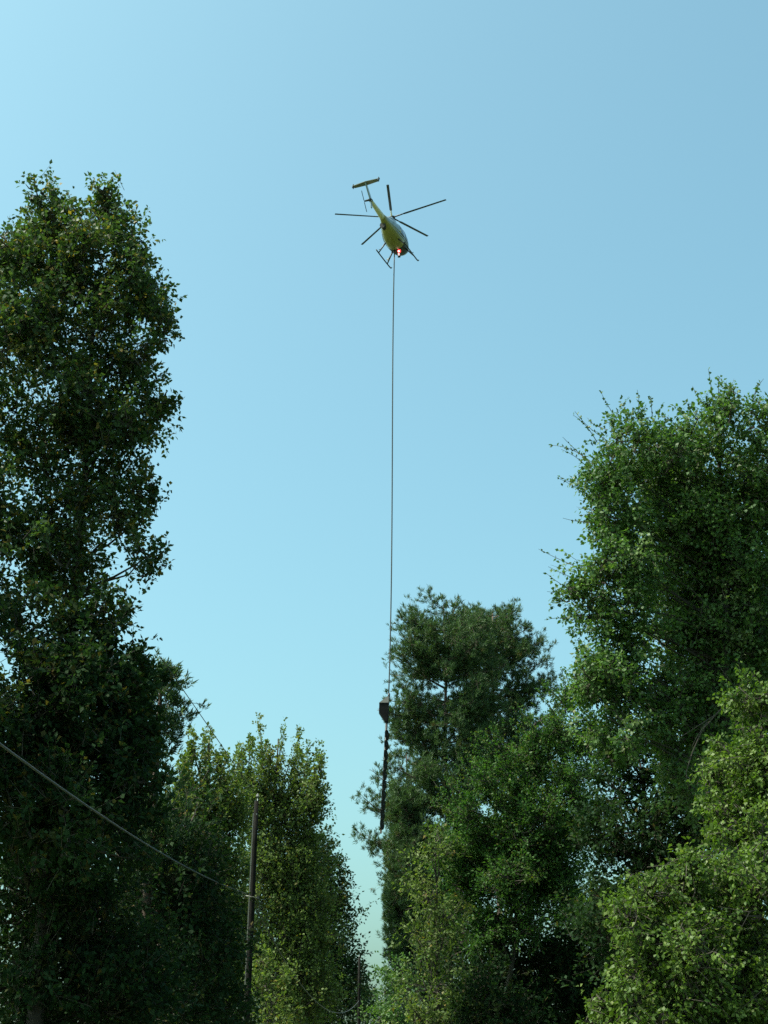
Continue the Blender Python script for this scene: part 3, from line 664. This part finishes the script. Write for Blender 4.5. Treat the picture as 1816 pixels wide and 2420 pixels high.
def patch(name, x0, x1, a0, a1, mat, k=1.012, nx=8, na=8, shape=None):
    """a fitted panel on the hull, a0..a1 degrees round from the left side over the top"""
    bm = bmesh.new(); G = []
    for i in range(nx + 1):
        row = []
        for j in range(na + 1):
            u, v = i / nx, j / na
            x = x0 + (x1 - x0) * u; a = math.radians(a0 + (a1 - a0) * v)
            if shape: x, a = shape(x, a, u, v)
            row.append(bm.verts.new(hull(x, a, k)))
        G.append(row)
    for i in range(nx):
        for j in range(na):
            f = bm.faces.new((G[i][j], G[i + 1][j], G[i + 1][j + 1], G[i][j + 1])); f.smooth = True
    r = bmesh.ops.extrude_face_region(bm, geom=list(bm.faces))
    for v in [g_ for g_ in r['geom'] if isinstance(g_, bmesh.types.BMVert)]:
        v.co += (Vector((v.co.x, 0, -1.15)) - v.co).normalized() * .012
    return bm_obj(name, bm, mat, heli)
patch('upper_panel', -1.95, 1.0, -12, 192, M['silver'], 1.008, 14, 20)
patch('windshield', 1.02, 1.90, -38, 218, M['glass'], 1.008, 8, 20)
for lo, hi in ((-14, 50), (130, 194)):
    patch('front_door_window', .30, .92, lo, hi, M['glass'], 1.020)
    patch('rear_door_window', -.55, .18, lo, hi, M['glass'], 1.020)
patch('glare_patch', -.62, -.50, 176, 190, M['cream'], 1.035, 2, 2)  # pale patch painted on for a spot of glare on the side
patch('sill_strip', -1.1, 1.2, 198, 203, M['silver'], 1.03, 12, 2)
patch('sill_strip', -1.1, 1.2, -23, -18, M['silver'], 1.03, 12, 2)
patch('belly_panel', .25, 1.45, 215, 325, M['dark_metal'], 1.008, 8, 14)
# mast fairing, engine exhaust, boom
bm = bmesh.new()
sweep(bm, [(.75, 0, -.42), (.5, 0, -.30), (0, 0, -.20), (-.6, 0, -.22), (-1.1, 0, -.38), (-1.45, 0, -.52)], [.06, .22, .32, .32, .24, .10], 14)
bm_obj('mast_fairing', bm, M['silver'], heli)
tube_obj('rotor_mast', [(0, 0, .05), (0, 0, .36)], [.10, .06], M['dark_metal'], heli, 10)
tube_obj('exhaust_pipe', [(-1.35, .12, -1.22), (-1.75, .13, -1.20), (-1.98, .14, -1.22)], [.19, .19, .20], M['black'], heli, 14)
tube_obj('tail_boom', [(-2.05, 0, -.80), (-2.6, 0, -.785), (-3.4, 0, -.76), (-4.2, 0, -.73), (-4.55, 0, -.72)], [.20, .185, .155, .125, .11], M['cream'], heli, 14)
tube_obj('boom_fairing', [(-1.75, 0, -.74), (-2.0, 0, -.78), (-2.35, 0, -.79)], [.25, .235, .192], M['yellow'], heli, 14)
def slab(name, pts, th, mat, parent=heli, axis=1):
    """a thin aerofoil plate: outline in the plane across `axis`"""
    bm = bmesh.new()
    off = Vector((0, 0, 0)); off[axis] = th / 2
    a = [bm.verts.new(Vector(p) + off) for p in pts]; b = [bm.verts.new(Vector(p) - off) for p in pts]
    bm.faces.new(a); bm.faces.new(b[::-1])
    n = len(pts)
    for i in range(n): bm.faces.new((a[i], b[i], b[(i + 1) % n], a[(i + 1) % n]))
    bmesh.ops.bevel(bm, geom=list(bm.edges), offset=min(th * .3, .012), segments=1, affect='EDGES')
    return bm_obj(name, bm, mat, parent)
slab('vertical_fin', [(-4.20, 0, -.66), (-4.62, 0, -.66), (-5.25, 0, .24), (-4.98, 0, .24)], .085, M['silver'])
slab('ventral_fin', [(-4.22, 0, -.80), (-4.52, 0, -.80), (-4.62, 0, -1.32), (-4.42, 0, -1.32)], .065, M['silver'])
slab('stabilizer', [(-4.90, -.88, .27), (-4.84, 0, .27), (-4.90, .88, .27), (-5.20, .88, .27), (-5.30, 0, .27), (-5.20, -.88, .27)], .06, M['olive'], axis=2)
for s in (-1, 1):
    slab('end_plate', [(-4.80, s * .90, .50), (-5.05, s * .90, .50), (-5.36, s * .90, .08), (-5.12, s * .90, .06)], .04, M['dark_metal'])
tube_obj('tail_gearbox', [(-4.40, -.04, -.72), (-4.52, .0, -.71), (-4.55, .14, -.70), (-4.55, .42, -.70)], [.11, .13, .075, .05], M['dark_metal'], heli, 10)
tr_d = Vector((-.42, 0, .91)).normalized()
for s in (-1, 1):
    c0 = Vector((-4.55, .43, -.70)); w = Vector((tr_d.z, 0, -tr_d.x)) * .055
    slab('tail_rotor_blade', [c0 + tr_d * s * .06 - w, c0 + tr_d * s * .72 - w, c0 + tr_d * s * .72 + w, c0 + tr_d * s * .06 + w], .022, M['dark_metal'])
# main rotor
bm = bmesh.new(); sweep(bm, [(0, 0, .30), (0, 0, .34), (0, 0, .42), (0, 0, .46)], [.14, .24, .22, .10], 12); bm_obj('rotor_hub', bm, M['dark_metal'], heli)
ph0 = 3.42174985
for kk in range(5):
    a = ph0 + 2 * math.pi * kk / 5
    d = Vector((math.cos(a), math.sin(a), 0)); w = Vector((-d.y, d.x, 0))
    def pt(r, off, dz=0): return d * r + w * off + Vector((0, 0, .39 + .022 * (r - .2) + dz))
    bm = bmesh.new(); prof = [(-.088, 0), (-.05, .013), (.0, .016), (.06, .008), (.088, 0), (.0, -.010), (-.05, -.010)]
    rg_ = []
    for r in (.86, 1.0, 2.4, 3.9, 4.02):
        sc = .75 if r == .86 else 1.0
        tw = math.radians(9 - 2.0 * r)
        rg_.append([bm.verts.new(pt(r, o * sc * math.cos(tw), z - o * math.sin(tw))) for o, z in prof])
    for p_, q_ in zip(rg_, rg_[1:]):
        for i in range(len(prof)): bm.faces.new((p_[i], p_[(i + 1) % len(prof)], q_[(i + 1) % len(prof)], q_[i]))
    bm.faces.new(rg_[0]); bm.faces.new(rg_[-1][::-1])
    bl = bm_obj('rotor_blade', bm, M['blade'], heli)
    bm = bmesh.new()
    sweep(bm, [pt(.14, 0), pt(.40, 0), pt(.62, 0), pt(.95, 0)], [.05, .055, .05, .035], 8)
    bm_obj('blade_root', bm, M['cream'] if kk in (0, 4) else M['dark_metal'], bl)  # two roots cream as if sunlit, the rest dark: light put into colour
# skids
for s in (-1, 1):
    y = s * 1.0
    tube_obj('skid', [(-1.22, y, -2.50), (-.4, y, -2.52), (.6, y, -2.52), (1.45, y, -2.50), (1.72, y, -2.45), (1.88, y * 1.0, -2.33)], .045, M['dark_metal'], heli, 8)
    for x0, x1 in ((.78, .95), (-.62, -.78)):
        st = tube_obj('strut', [(x0, s * .48, -1.80), (x0 * .6 + x1 * .4, s * .70, -2.10), (x1, y, -2.50)], [.06, .048, .04], M['dark_metal'], heli, 8)
        tube_obj('step', [(x0 * .5 + x1 * .5, s * .80, -2.26), (x0 * .5 + x1 * .5 + .02, s * .98, -2.20)], .022, M['dark_metal'], st, 6)
# lamp, hook, mirror under the belly
def ball(name, c, r, mat, parent=heli, sz=1):
    bm = bmesh.new(); bmesh.ops.create_uvsphere(bm, u_segments=14, v_segments=10, radius=r)
    for v in bm.verts: v.co = Vector((v.co.x, v.co.y, v.co.z * sz)) + Vector(c)
    for f in bm.faces: f.smooth = True
    return bm_obj(name, bm, mat, parent)

LX = (.45, -.05)
ball('beacon_lamp', (LX[0], LX[1] - .05, -2.06), .125, M['red_lens'])
ball('lamp_core', (LX[0] - .06, LX[1] - .05, -2.10), .07, M['lamp_core'], heli)
ball('landing_lamp', (LX[0], LX[1], -2.30), .07, M['white_lens'], heli, 1.5)
tube_obj('lamp_bracket', [(LX[0] + .05, LX[1] - .02, -1.95), (LX[0] + .05, LX[1] - .02, -2.50)], .022, M['dark_metal'], heli, 6)
ball('lamp_guard', (LX[0], LX[1], -2.50), .11, M['dark_metal'], heli, .45)
tube_obj('cargo_hook', [(.30, .20, -1.95), (.30, .20, -2.15), (.27, .20, -2.28)], [.06, .06, .045], M['dark_metal'], heli, 8)
bm = bmesh.new(); sweep(bm, [(1.05, .62, -1.70), (1.25, .95, -1.95)], .018, 6); box_bm(bm, (1.27, .98, -1.98), (.05, .20, .13), bevel=.01)
bm_obj('cargo_mirror', bm, M['steel'], heli)

# ------------------------------------------------------------------ long line and aerial saw
hook = HP + HR @ Vector((.27, .20, -2.26))
pix = [(930, 799), (927, 985), (927, 1313), (923, 1477), (919, 1645)]
rp = [hook] + [Vector(at(px, py, hook.y)) for px, py in pix]
zz = np.array([p.z for p in rp]); xx = np.array([p.x for p in rp])
cf = np.polyfit(zz, xx, 3, w=[9, 1, 1, 1, 1, 9])
fine = [(np.polyval(cf, z), hook.y, z) for z in np.linspace(zz[0], zz[-1], 40)]
tag(tube_obj('long_line', fine, .038, M['cable'], None, 6), 'long taut rope hanging from the helicopter down to the row of saw blades', 'rope')
st = rp[-1]; sb = Vector(at(901, 1972, hook.y))
saw = empty('aerial_saw', st); tag(saw, 'hanging tree saw with a box-shaped engine housing above a long row of round blades', 'aerial saw')
ax = (sb - st)
sx = lambda py, off=0.0, dy=0.0: (Vector(at(919 + (901 - 919) * (py - 1645) / 327.0 + off, py, hook.y)) - st) + Vector((0, dy, 0))
ppm = FPX / zc(np.array(st)); u = 1 / ppm
def prism(name, outl, y0, y1, mat, parent=saw):
    """solid with the outline outl (px across, py) in the plane of the boom and its own depth"""
    bm = bmesh.new()
    a = [bm.verts.new(sx(py, o, y0)) for o, py in outl]; b = [bm.verts.new(sx(py, o, y1)) for o, py in outl]
    bm.faces.new(a); bm.faces.new(b[::-1]); n = len(outl)
    for i in range(n): bm.faces.new((a[i], b[i], b[(i + 1) % n], a[(i + 1) % n]))
    bmesh.ops.bevel(bm, geom=list(bm.edges), offset=.012, segments=2, affect='EDGES')
    return bm_obj(name, bm, mat, parent)
prism('housing_body', [(-21, 1663.6), (.5, 1663.6), (.8, 1708), (-5.5, 1706.5), (-21, 1684)], -.28, .28, M['saw_body'])
bm = bmesh.new()      # sloping lid
b4 = [bm.verts.new(sx(1663.2, o, d)) for o, d in ((-21.5, -.30), (.8, -.30), (.8, .30), (-21.5, .30))]
t4 = [bm.verts.new(sx(1646, o, d)) for o, d in ((-3.5, -.06), (.2, -.06), (.2, .06), (-3.5, .06))]
bm.faces.new(b4); bm.faces.new(t4[::-1])
for i in range(4): bm.faces.new((b4[i], t4[i], t4[(i + 1) % 4], b4[(i + 1) % 4]))
bm_obj('housing_lid', bm, M['saw_lid'], saw)
prism('mounting_plate', [(.9, 1642), (2.6, 1642), (2.6, 1708), (.9, 1708)], -.10, .10, M['dark_metal'])
bm = bmesh.new(); box_bm(bm, sx(1687, 4.2, -.05), (.09, .12, .10), bevel=.01); bm_obj('starter_box', bm, M['black'], saw)
tube_obj('shackle', [sx(1639, .5), sx(1648, .8)], .07, M['dark_metal'], saw, 8)
tube_obj('boom', [sx(1703, -1.5, 0), sx(1840, -1.2, 0), sx(1960, -.8, 0)], [.075, .075, .07], M['dark_metal'], saw, 6)
prism('guard_tip', [(-3.6, 1935), (1.5, 1935), (1.5, 1970), (-2.5, 1970)], -.05, .05, M['saw_rust'])
th_b = math.radians(66)
for k in range(10):
    c = sx(1738 + k * 23.4, 1.3, -.10)
    bm = bmesh.new(); teeth = 40; R_ = .335
    hn = Vector((math.sin(th_b), -math.cos(th_b), 0)); hu = Vector((hn.y, -hn.x, 0)); hv = Vector((0, 0, 1))
    ring = []
    for i in range(teeth * 2):
        a = math.pi * i / teeth; r = R_ if i % 2 else R_ - .022
        ring.append((hu * math.cos(a) + hv * math.sin(a)) * r)
    fa = [bm.verts.new(c + q + hn * .006) for q in ring]; fb = [bm.verts.new(c + q - hn * .006) for q in ring]
    bm.faces.new(fa); bm.faces.new(fb[::-1]); n = len(ring)
    for i in range(n): bm.faces.new((fa[i], fb[i], fb[(i + 1) % n], fa[(i + 1) % n]))
    bd = bm_obj('saw_blade', bm, M['saw_steel'], saw)
    tube_obj('arbor', [c - hn * .10, c + hn * .05], .055, M['dark_metal'], bd, 8)
